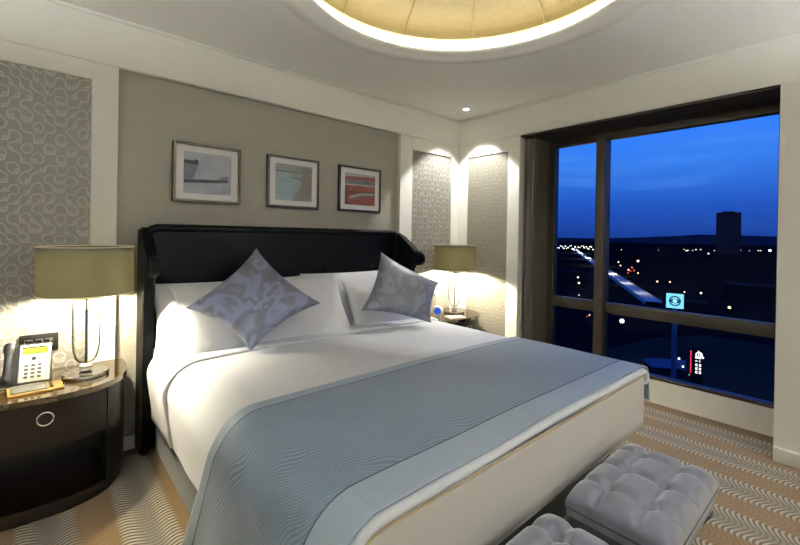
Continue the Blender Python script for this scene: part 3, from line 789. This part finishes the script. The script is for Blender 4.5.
# ------------------------------------------------------------------ pictures
def picture(name, x0, x1, z0, z1, fm, label, cells):
    p = thing(name, ((x0+x1)/2, 0.048, (z0+z1)/2), label, 'picture', 'framed photographs above the bed')
    w, h = (x1-x0)/2, (z1-z0)/2; fw_ = 0.018; d0, d1 = -0.034, 0.0
    bm = new()
    box(bm, -w, -w+fw_, d0, d1, -h, h, 0.002, 1); box(bm, w-fw_, w, d0, d1, -h, h, 0.002, 1)
    box(bm, -w+fw_, w-fw_, d0, d1, -h, -h+fw_, 0.002, 1); box(bm, -w+fw_, w-fw_, d0, d1, h-fw_, h, 0.002, 1)
    link('frame', bm, fm, p)
    bm = new(); box(bm, -w+fw_, w-fw_, -0.022, -0.002, -h+fw_, h-fw_); link('mat_board', bm, M['mat'], p)
    pw, ph_ = w-fw_-0.05, h-fw_-0.045
    bm = new(); mats = []
    for i, (poly, m) in enumerate(cells):
        if m not in mats: mats.append(m)
        yy = -0.0225-0.0004*(i+1)
        f = bm.faces.new([bm.verts.new((a*pw, yy, b*ph_)) for a, b in poly]); f.material_index = mats.index(m)
    o = bpy.data.meshes.new('print'); bm.to_mesh(o); bm.free()
    for m in mats: o.materials.append(m)
    ob = bpy.data.objects.new('print', o); COL.objects.link(ob); ob.parent = p
def art(name, a, b, sc_=(6, 6, 6)):
    t = NT(name); nz = t.noise(t.mapping(t.obj(), sc_), 3.0, 4.0, 0.65)
    return t.out(t.bsdf(t.mix(t.ss(nz.outputs[0], 0.35, 0.65), a, b), 0.6))
FULL = [(-1, -1), (1, -1), (1, 1), (-1, 1)]
mist = art('print_mist', srgb(160, 164, 178), srgb(182, 186, 197), (2, 2, 2)); slate = art('print_slate', srgb(24, 24, 30), srgb(38, 39, 47))
hazeg = art('print_grey', srgb(98, 103, 118), srgb(122, 127, 142)); dots = art('print_branch', srgb(190, 194, 206), srgb(96, 100, 118), (40, 40, 40))
picture('picture_frame', -2.932, -2.474, 1.636, 2.052, M['bronzeframe'], 'framed photo of dark eaves over pale mist, nearest the lamp with phone', [
    (FULL, mist), ([(-1, -0.3), (-0.62, -0.3), (-0.38, 0.52), (-1, 0.5)], hazeg), ([(-1, 0.42), (-0.45, 0.38), (-0.40, 0.62), (-0.56, 0.66), (-0.60, 0.58), (-1, 0.60)], slate),
    ([(-1, -0.52), (0.1, -0.44), (0.86, -0.36), (0.88, -0.20), (0.2, -0.28), (-1, -0.34)], slate), ([(0.5, -0.24), (0.9, -0.16), (0.9, -0.04), (0.5, -0.10)], hazeg),
    ([(0.62, -0.95), (0.98, -0.95), (0.98, -0.66), (0.62, -0.60)], dots)])
water = art('print_water', srgb(136, 156, 168), srgb(160, 176, 184), (3, 3, 9)); reeds = art('print_reeds', srgb(84, 72, 64), srgb(142, 134, 126), (30, 30, 30)); far = art('print_far', srgb(116, 122, 120), srgb(144, 150, 148), (4, 4, 20))
twig = art('print_twig', srgb(70, 70, 74), srgb(124, 130, 136), (30, 30, 30))
picture('picture_frame', -2.264, -1.802, 1.636, 2.055, M['blackframe'], 'framed photo of pale water with reeds, the middle one above the headboard', [
    (FULL, water), ([(-1, 0.62), (1, 0.52), (1, 1), (-1, 1)], far), ([(-0.1, -1), (0.1, -0.6), (0.35, -0.2), (0.4, 0.5), (1, 0.5), (1, -1)], reeds), ([(-0.25, 0.24), (0.45, 0.20), (0.45, 0.34), (-0.2, 0.32)], twig), ([(-0.95, 0.56), (0.8, 0.5), (0.8, 0.58), (-0.95, 0.66)], twig), ([(0.3, 0.62), (1, 0.56), (1, 0.88), (0.4, 0.86)], reeds)])
red = art('print_red', srgb(108, 50, 40), srgb(132, 70, 56), (3, 3, 20)); dred = art('print_darkred', srgb(52, 28, 24), srgb(80, 42, 34), (6, 6, 30)); pale = art('print_pale', srgb(150, 152, 152), srgb(182, 180, 176), (3, 3, 12)); gry = art('print_steel', srgb(74, 78, 84), srgb(112, 116, 120), (3, 3, 20))
picture('picture_frame', -1.600, -1.122, 1.640, 2.055, M['blackframe'], 'framed photo of red roof ridges, nearest the window', [
    (FULL, red), ([(-1, 0.78), (1, 0.86), (1, 1), (-1, 1)], pale), ([(-1, 0.26), (1, 0.34), (1, 0.62), (-1, 0.62)], gry), ([(-1, 0.22), (1, 0.24), (1, 0.34), (-1, 0.32)], pale),
    ([(-1, -0.35), (1, -0.2), (1, -0.08), (-1, -0.15)], dred), ([(-0.7, -0.62), (0.1, -0.38), (1, -0.30), (1, -0.18), (0.0, -0.22), (-0.75, -0.5)], pale), ([(-0.5, -0.72), (0.2, -0.48), (1, -0.40), (1, -0.31), (0.1, -0.39), (-0.6, -0.63)], gry),
    ([(-1, -0.7), (-0.82, -0.7), (-0.8, 0.2), (-1, 0.2)], dred), ([(-1, -1), (-0.8, -0.95), (-0.85, -0.7), (-1, -0.72)], slate)])

# ------------------------------------------------------------------ tufted stools
def stool(loc, label):
    s = thing('tufted_stool', loc, label, 'stool', 'tufted stools at the bed foot')
    w, d = 0.30, 0.178
    btn = [(bx, by) for bx in (-0.175, 0.0, 0.175) for by in (-0.068, 0.072)]
    bm = new()
    def top(a, b):
        u, v = 2*a-1, 2*b-1
        u = math.copysign(1-(1-abs(u))**1.6, u); v = math.copysign(1-(1-abs(v))**1.6, v)
        x, y = u*w, v*d
        e = max(0.0, (1-abs(u)**7)*(1-abs(v)**7))**0.5
        z = 0.425 + 0.070*e
        hollow = 0.0
        for bx, by in btn: hollow = max(hollow, 0.050*math.exp(-((x-bx)**2+(y-by)**2)/0.030**2))
        for bx in (-0.175, 0.0, 0.175): hollow = max(hollow, 0.020*math.exp(-((x-bx)/0.018)**2))
        for by in (-0.068, 0.072): hollow = max(hollow, 0.020*math.exp(-((y-by)/0.018)**2))
        return (x, y, z - hollow*min(1, e*1.2))
    vs = grid(bm, 81, 53, top)
    low = {}
    rim = [vs[i][0] for i in range(81)] + [vs[80][j] for j in range(1, 53)] + [vs[i][52] for i in range(79, -1, -1)] + [vs[0][j] for j in range(51, 0, -1)]
    lo = [bm.verts.new((v.co.x*0.985, v.co.y*0.975, 0.372)) for v in rim]
    n = len(rim)
    for i in range(n): bm.faces.new((rim[i], rim[(i+1) % n], lo[(i+1) % n], lo[i]))
    bm.faces.new(lo)
    st = link('seat', bm, M['velvet'], s, angle=60)
    for bx, by in btn:
        bm = new(); bmesh.ops.create_uvsphere(bm, u_segments=14, v_segments=8, radius=0.011)
        for v in bm.verts: v.co = Vector((bx+v.co.x, by+v.co.y, 0.450+v.co.z*0.5))
        link('tuft_button', bm, M['velvet'], st)
    bm = new(); tube(bm, [(x*0.99, y*0.985, 0.402) for x, y in ((-w, -d), (w, -d), (w, d), (-w, d))], 0.006, 8, closed=True); link('piping', bm, M['velvetdark'], st)
    bm = new(); box(bm, -w*0.96, w*0.96, -d*0.94, d*0.94, 0.332, 0.373, 0.004); link('seat_frame', bm, M['velvetdark'], s)
    for sx in (-1, 1):
        for dr in (-1, 1):
            bm = new(); c1, c2 = [], []
            for q in range(15):
                t_ = q/14; yv = dr*(0.165-0.33*t_); zv = 0.335-0.325*t_ + 0.0
                bend = 0.035*math.sin(2*PI*t_)
                nx_, nz_ = 0.70*dr, 0.70
                c1.append((yv+0.024*nx_, zv-bend+0.024*nz_*0.3)); c2.append((yv-0.024*nx_, zv-bend-0.024*nz_*0.3))
            pts = c1+c2[::-1]; pts = [(a, max(0.0, b)) for a, b in pts]
            xa = sx*(w-0.075) + (0.026 if dr > 0 else -0.026)*sx
            prism(bm, pts, xa-0.024, xa+0.024, plane='yz'); link('leg', bm, M['velvetdark'], s)
    bm = new(); tube(bm, [(-(w-0.11), 0, 0.17), (w-0.11, 0, 0.17)], 0.016, 12); link('stretcher', bm, M['velvetdark'], s)
    return s
s1 = stool((-1.785, -2.54, 0), 'grey button-tufted velvet stool standing fully in view at the bed foot')
s2 = copy_tree(s1); s2.location = (-2.53, -2.545, 0); s2['label'] = 'grey velvet stool whose top just shows at the lower frame edge'

# ------------------------------------------------------------------ the night city beyond the glass
GZ = -60.0
EYE = Vector((-3.6, -3.1, 1.43))
def bear(az, dist, z=GZ):
    a = R(az); return Vector((EYE.x+dist*math.cos(a), EYE.y+dist*math.sin(a), z))
def dark(name, col, rough=0.8):
    t = NT(name); nz = t.noise(t.pos(), 0.02, 3.0)
    return t.out(t.bsdf(t.mix(nz.outputs[0], col, tuple(x*0.55 for x in col[:3])+(1,)), 1.0, 0, None, 0.0))
M['land'] = dark('night_land', srgb(20, 20, 22)); M['asphalt'] = dark('asphalt', srgb(58, 46, 38)); M['bldg'] = dark('tower_wall', srgb(40, 40, 46)); M['concrete'] = dark('concrete', srgb(170, 168, 160))
M['hill'] = dark('far_hill', srgb(46, 50, 58)); M['tree'] = dark('dark_roof', srgb(24, 26, 28))  # far hills paler and bluish: distance haze put into the base colour
bm = new(); box(bm, 5, 14000, -7000, 12000, GZ-1, GZ); struct('ground', bm, M['land'])
bm = new(); prism(bm, [tuple(bear(24, 60)[:2]), tuple(bear(-6, 60)[:2]), tuple(bear(-6, 330)[:2]), tuple(bear(12, 330)[:2]), tuple(bear(17, 300)[:2]), tuple(bear(24, 240)[:2])], GZ, GZ+0.3); struct('ground_forecourt', bm, M['asphalt'])
# ridge line
bm = new(); a_, b_ = [], []
for i in range(61):
    az = 40-50*i/60; hgt = 70+95*math.exp(-((az-11)/7.0)**2)+30*math.exp(-((az-3)/4.0)**2)+14*noise.noise(Vector((i*0.35, 0, 0)))
    p = bear(az, 8800); a_.append([bm.verts.new(bear(az, 8300)), bm.verts.new((p.x, p.y, GZ+hgt)), bm.verts.new(bear(az, 9500))])
for q, w in zip(a_, a_[1:]):
    bm.faces.new((q[0], w[0], w[1], q[1])); bm.faces.new((q[1], w[1], w[2], q[2])); bm.faces.new((q[2], w[2], w[0], q[0]))
bm.faces.new(a_[0]); bm.faces.new(a_[-1][::-1]); struct('hills', bm, M['hill'], smooth=True)
# tower block
p = bear(10.1, 2400)
tw = thing('tower_block', p, 'tall dark tower block standing alone on the night skyline', 'building', None, R(10))
bm = new(); box(bm, -40, 40, -44, 44, 0, 190, 1, 1); wl = link('tower_wall', bm, M['bldg'], tw)
bm = new()
for z in range(8, 186, 6): box(bm, -40.4, -39.9, -41, 41, z, z+2.4)
link('window_bands', bm, simple('tower_glass', srgb(26, 30, 42), 0.2), wl, smooth=False)
bm = new(); box(bm, -20, 20, -24, 24, 190, 196); link('roof_plant', bm, M['bldg'], tw, smooth=False)
for yy in (-8, 12):
    bm = new(); tube(bm, [(0, yy, 195), (0, yy, 208)], 1.0, 6); link('mast', bm, M['bldg'], tw)
# low buildings
for i, (az, ds, w, d, h, lab) in enumerate(((26.6, 640, 30, 16, 14, 'low dark building seen through the narrow side pane under the horizon'),
        (17.6, 1250, 110, 30, 24, 'long dark building on the plain behind the red lamps'), (13.6, 420, 26, 14, 10, 'dark low block behind the illuminated square sign'), (7.2, 560, 60, 30, 16, 'wide dark building below the tower block'))):
    b = thing('low_building', bear(az, ds), lab, 'building', None, R(az))
    bm = new(); box(bm, -d/2, d/2, -w/2, w/2, 0, h); link('building_wall', bm, M['tree'], b, smooth=False)
    bm = new(); box(bm, -d/2-0.5, d/2+0.5, -w/2-0.5, w/2+0.5, h, h+0.8); link('roof', bm, M['bldg'], b, smooth=False)
# elevated road running off to the horizon
P0, P1 = bear(16.9, 453, -57), bear(25.9, 2600, -57)
dr = (P1-P0).normalized(); sd = Vector((-dr.y, dr.x, 0))
bm = new(); n = 60
Ls = [P0+(P1-P0)*((i/n)**1.6) for i in range(n+1)]
def strip(bm, o0, z0, o1, z1):
    r0 = [bm.verts.new(p+sd*o0+Vector((0, 0, z0))) for p in Ls]; r1 = [bm.verts.new(p+sd*o1+Vector((0, 0, z1))) for p in Ls]
    for i in range(n): bm.faces.new((r0[i], r0[i+1], r1[i+1], r1[i]))
prism_w = 7
for args in ((-prism_w, 0, prism_w, 0), (-prism_w, 0, -prism_w, 1.2), (prism_w, 0, prism_w, 1.2), (-prism_w, 0, -prism_w, -3), (prism_w, 0, prism_w, -3)): strip(bm, *args)
struct('road_overpass', bm, M['concrete'])
for q, e in ((0.03, 8e3), (0.08, 1.5e4), (0.15, 4e4), (0.26, 9e4), (0.42, 2e5), (0.65, 4e5)):
    ld = bpy.data.lights.new('road_light', 'POINT'); ld.energy = e; ld.color = (1.0, 0.95, 0.82); ld.shadow_soft_size = 0.5
    lo = bpy.data.objects.new('road_light', ld); COL.objects.link(lo); lo.location = P0+(P1-P0)*q+Vector((0, 0, 14))
# lamps on poles
LM = {'warm': emit('lamp_warm', (1.0, 0.72, 0.38, 1), 1.6), 'white': emit('lamp_white', (0.9, 1.0, 0.95, 1), 2.2), 'red': emit('lamp_red', (1.0, 0.1, 0.08, 1), 1.4), 'cool': emit('lamp_cool', (0.55, 0.85, 1.0, 1), 2.0)}
FX = 409.2; YAW, ROLL = R(41.182), R(0.97)
def lamp_post(az, el, px, kind, dist=None, label=None, pole=True):
    h = 9.0
    if dist is None: dist = (61.4-h)/math.tan(R(-el))
    p = bear(az, dist); zl = EYE.z+dist*math.tan(R(el)); rr = 0.72*px*dist/FX/2
    e = thing('street_light', p, label or 'tiny lit street light among many on the dark plain outside', 'street light', 'distant street lights')
    bm = new(); bmesh.ops.create_icosphere(bm, subdivisions=2, radius=rr); bmesh.ops.translate(bm, vec=(0, 0, zl-GZ), verts=bm.verts)
    link('lamp_head', bm, LM[kind], e)
    bm = new(); tube(bm, [(0, 0, 0), (0, 0, zl-GZ-rr*0.6)], max(0.08, rr*0.12), 6); link('pole', bm, M['bldg'], e)
def azel(px, py):
    # bearing and elevation of a spot in the view
    cx, cy = (px-400.2)/FX, -(py-237.1)/FX
    x = cx*math.cos(ROLL)-cy*math.sin(ROLL); y = cx*math.sin(ROLL)+cy*math.cos(ROLL)
    pit = R(-0.224); yv = math.sin(pit)+y*math.cos(pit); fwd = math.cos(pit)-y*math.sin(pit)
    return 90-math.degrees(YAW)-math.degrees(math.atan2(x, fwd)), math.degrees(math.atan2(yv, math.hypot(x, fwd)))
for px, py, s, k in ((622, 321, 5.0, 'white'), (638, 261, 2.6, 'warm'), (618.5, 262, 1.6, 'warm'), (620.5, 265.5, 1.6, 'warm'), (628.5, 269.8, 1.8, 'warm'), (638, 273, 1.5, 'warm'), (657.3, 281.5, 2.0, 'warm'), (670, 282, 1.6, 'warm'), (684.5, 292, 1.5, 'warm'),
        (701, 293, 2.2, 'warm'), (729.5, 307.5, 2.8, 'warm'), (770, 250.5, 2.4, 'white'), (708.5, 253.5, 1.6, 'warm'), (578, 277.3, 2.4, 'warm'), (579, 283, 2.4, 'warm'), (579, 295, 1.6, 'warm'), (684, 249.2, 1.0, 'warm'), (696, 249.5, 1.0, 'white'),
        (632, 267.5, 1.8, 'red'), (634, 270.5, 1.4, 'red'), (630.5, 271, 1.2, 'red'), (628, 273, 1.2, 'red'), (589.5, 315, 1.6, 'warm'), (587, 316.5, 1.2, 'red'), (679, 358.6, 2.2, 'white'), (683, 366.6, 2.0, 'white'), (690, 374.8, 1.8, 'white'), (703, 358, 1.8, 'white')):
    a, e = azel(px, py); lamp_post(a, e, s, k)
spots = []
while len(spots) < 26:
    q = (557+40*random.random(), 245.2+5.5*random.random())
    if all(abs(q[0]-b[0]) > 1.1 for b in spots): spots.append(q)
for px, py in spots:
    a, e = azel(px, py)
    lamp_post(a, min(e, -0.95), 0.9+random.random()*0.8, random.choice(['white', 'warm', 'cool', 'white']))
for i in range(12):
    px = 617+160*random.random(); py = 249.4+1.5*random.random(); a, e = azel(px, py)
    lamp_post(a, min(e, -0.95), 0.7+random.random()*0.4, random.choice(['white', 'warm']))
# headlights on the road
for i in range(16):
    q = 0.10+0.8*(i/15)**1.3
    p = P0+(P1-P0)*q+sd*(random.choice([-4, 4])+random.uniform(-1, 1)); p.z = -57
    ds = (p-EYE).length; rr = (0.6+0.6*(i/15))*ds/FX/2
    c = thing('car', p, 'tiny car with lit headlights on the road running to the horizon', 'car', 'cars on the distant road', math.atan2(dr.y, dr.x))
    bm = new(); box(bm, -2.2, 2.2, -0.9, 0.9, 0.2, 0.9, 0.15); box(bm, -1.2, 1.2, -0.8, 0.8, 0.9, 1.5, 0.2); link('car_body', bm, M['bldg'], c)
    bm = new(); bmesh.ops.create_icosphere(bm, subdivisions=1, radius=rr*0.8); bmesh.ops.translate(bm, vec=(-2.2, 0, 0.8+rr*0.5), verts=bm.verts); link('headlight', bm, LM['white'], c)
# square lit sign with an eye-shaped emblem, on a mast
a, e = azel(675, 300.8); ds = 200
p = bear(a, ds); zc = EYE.z+ds*math.tan(R(e))-GZ
sg = thing('illuminated_sign', p, 'square glowing sign with a dark round eye emblem on a mast', 'sign', None, R(a+180-2))
S = 3.1
bm = new(); box(bm, -0.5, 0.5, -S, S, zc-S, zc+S, 0.1, 1); link('sign_box', bm, M['bldg'], sg)
bm = new(); box(bm, 0.5, 0.56, -S*0.95, S*0.95, zc-S*0.95, zc+S*0.95); link('sign_face', bm, emit('sign_cyan', srgb(120, 205, 225), 0.85), sg, smooth=False)
bm = new(); tmx = Matrix.Translation((0.6, 0, zc)) @ Matrix.Rotation(R(90), 4, 'Y')
lathe(bm, [(S*0.50, 0), (S*0.66, 0), (S*0.66, 0.06), (S*0.50, 0.06)], 40, closed=True)
eye = []
for q in range(25): eye.append((S*0.56*math.cos(PI*q/24), S*0.30*math.sin(PI*q/24)))
for q in range(1, 24): eye.append((-S*0.56*math.cos(PI*q/24), -S*0.30*math.sin(PI*q/24)))
prism(bm, [(b, a_) for a_, b in eye], 0.0, 0.05)
bm.transform(tmx); em = link('emblem', bm, emit('sign_dark', srgb(20, 70, 100), 0.7), sg, smooth=False)
bm = new(); lathe(bm, [(0, 0.07), (S*0.24, 0.07), (S*0.24, 0.12), (0, 0.12)], 28); bm.transform(tmx); link('emblem_pupil', bm, emit('sign_light', srgb(150, 225, 240), 0.9), em, smooth=False)
bm = new(); tube(bm, [(0, 0, 0), (0, 0, zc-S)], 0.9, 10); link('mast', bm, simple('mast_grey', srgb(70, 76, 90), 0.6), sg)
# upright lit sign with a red bar
a, e = azel(696.5, 363); ds = 135
p = bear(a, ds); zc = EYE.z+ds*math.tan(R(e))-GZ
us = thing('upright_sign', p, 'upright sign with red bar and stacked white characters low outside window', 'sign', None, R(a+180))
bm = new(); box(bm, -0.4, 0.0, -1.5, 1.3, 0.0, zc+3.6); link('sign_board', bm, M['tree'], us, smooth=False)
bm = new(); box(bm, 0.0, 0.1, -1.35, -1.1, zc-2.8, zc+3.2); link('red_bar', bm, emit('neon_red', (0.9, 0.05, 0.08, 1), 0.7), us, smooth=False)
bm = new()
K = 0.72
def ch(y0, y1, z0, z1): box(bm, 0.0, 0.12, K*y0, K*y1, zc+K*z0, zc+K*z1)
# looped mark at the top
tm = Matrix.Translation((0.06, K*0.75, zc+K*3.1)) @ Matrix.Rotation(R(90), 4, 'Y')
b2 = new(); lathe(b2, [(K*0.75, -0.06), (K*1.1, -0.06), (K*1.1, 0.06), (K*0.75, 0.06)], 24, closed=True); b2.transform(tm); me_ = bpy.data.meshes.new('tmp'); b2.to_mesh(me_); b2.free(); bm.from_mesh(me_); bpy.data.meshes.remove(me_)
ch(0.45, 0.75, 2.1, 4.6); ch(1.0, 1.3, 2.1, 3.9); ch(-0.4, 0.0, 2.0, 2.4); ch(-0.4, 1.4, 1.7, 2.0)
ch(-0.4, 0.3, 0.6, 0.9); ch(0.8, 1.1, 0.5, 1.1)
for k in range(3):
    z = -0.4-k*1.35
    ch(-0.3, 0.35, z-0.7, z-0.4); ch(-0.3, 0.35, z-0.15, z+0.15); ch(-0.3, -0.05, z-0.7, z+0.15); ch(0.75, 1.4, z-0.7, z-0.4); ch(0.75, 1.4, z-0.15, z+0.15); ch(1.15, 1.4, z-0.7, z+0.15)
link('characters', bm, emit('neon_white', (0.9, 0.9, 1.0, 1), 0.9), us, smooth=False)
# low pavilion with a blue-lit sloping roof
a, e = azel(663, 366)
pv = thing('pavilion', bear(a, 225), 'low pavilion with a blue sloping roof beside the upright sign outside', 'building', None, R(a+20))
bm = new(); box(bm, -5, 5, -6, 6, 0, 4.0); link('pavilion_wall', bm, M['bldg'], pv, smooth=False)
bm = new(); prism(bm, [(-6, 4.0), (6, 4.0), (5.4, 4.4), (-5.4, 8.0)], -7, 7, plane='xz'); link('roof', bm, simple('blue_roof', srgb(90, 100, 125), 0.5), pv, smooth=False)

# ------------------------------------------------------------------ dusk sky
w = bpy.data.worlds.new('dusk'); sc.world = w
t = NT('', w)
g = t.n('ShaderNodeTexCoord').outputs['Generated']
x, y, z = t.sep(g)
el = t.math('ARCSINE', z)
rmp = t.n('ShaderNodeValToRGB', {0: t.n('ShaderNodeMapRange', {0: el, 1: -0.05, 2: 0.45}).outputs[0]})
cr = rmp.color_ramp
stops = [(0.0, srgb(12, 28, 78)), (0.11, srgb(14, 40, 100)), (0.24, srgb(20, 56, 128)), (0.42, srgb(34, 84, 160)), (0.62, srgb(30, 86, 178)), (0.85, srgb(20, 84, 200)), (1.0, srgb(16, 70, 180))]
while len(cr.elements) < len(stops): cr.elements.new(0.5)
for e_, (ps, cl) in zip(cr.elements, stops): e_.position = ps; e_.color = cl
cl = t.noise(t.mapping(g, (1.2, 1.2, 9)), 2.2, 4.0, 0.55, 0.4)
k = t.math('MULTIPLY', t.ss(cl.outputs[0], 0.48, 0.7), t.math('MULTIPLY', t.ss(el, 0.0, 0.12), 0.4))
colr = t.mix(k, rmp.outputs[0], srgb(58, 104, 166))
bgn = t.n('ShaderNodeBackground', {0: colr, 1: 1.4})
o = t.n('ShaderNodeOutputWorld'); t.t.links.new(bgn.outputs[0], o.inputs[0])

# ------------------------------------------------------------------ camera
cam = bpy.data.cameras.new('camera'); co = bpy.data.objects.new('camera', cam); COL.objects.link(co)
yaw, pit, rol = R(41.182), R(-0.224), R(0.97)
fwd = Vector((math.sin(yaw)*math.cos(pit), math.cos(yaw)*math.cos(pit), math.sin(pit)))
rt = Vector((math.cos(yaw), -math.sin(yaw), 0)); up = rt.cross(fwd)
r2 = rt*math.cos(rol)+up*math.sin(rol); u2 = -rt*math.sin(rol)+up*math.cos(rol)
mm = Matrix((r2, u2, -fwd)).transposed().to_4x4(); mm.translation = (-3.598, -3.109, 1.425)
co.matrix_world = mm
cam.sensor_width = 36; cam.lens = 409.158*36/800; cam.shift_x = -0.201/800; cam.shift_y = -35.376/800; cam.clip_end = 20000; cam.clip_start = 0.02
sc.camera = co
sc.view_settings.view_transform = 'Standard'; sc.view_settings.look = 'None'; sc.view_settings.gamma = 1.0; sc.view_settings.use_curve_mapping = False
sc.view_settings.exposure = 0.8
sc.cycles.max_bounces = 10; sc.cycles.diffuse_bounces = 6; sc.cycles.glossy_bounces = 4; sc.cycles.transparent_max_bounces = 12; sc.cycles.transmission_bounces = 4
sc.cycles.use_denoising = True; sc.cycles.sample_clamp_indirect = 6.0; sc.cycles.caustics_reflective = False; sc.cycles.caustics_refractive = False
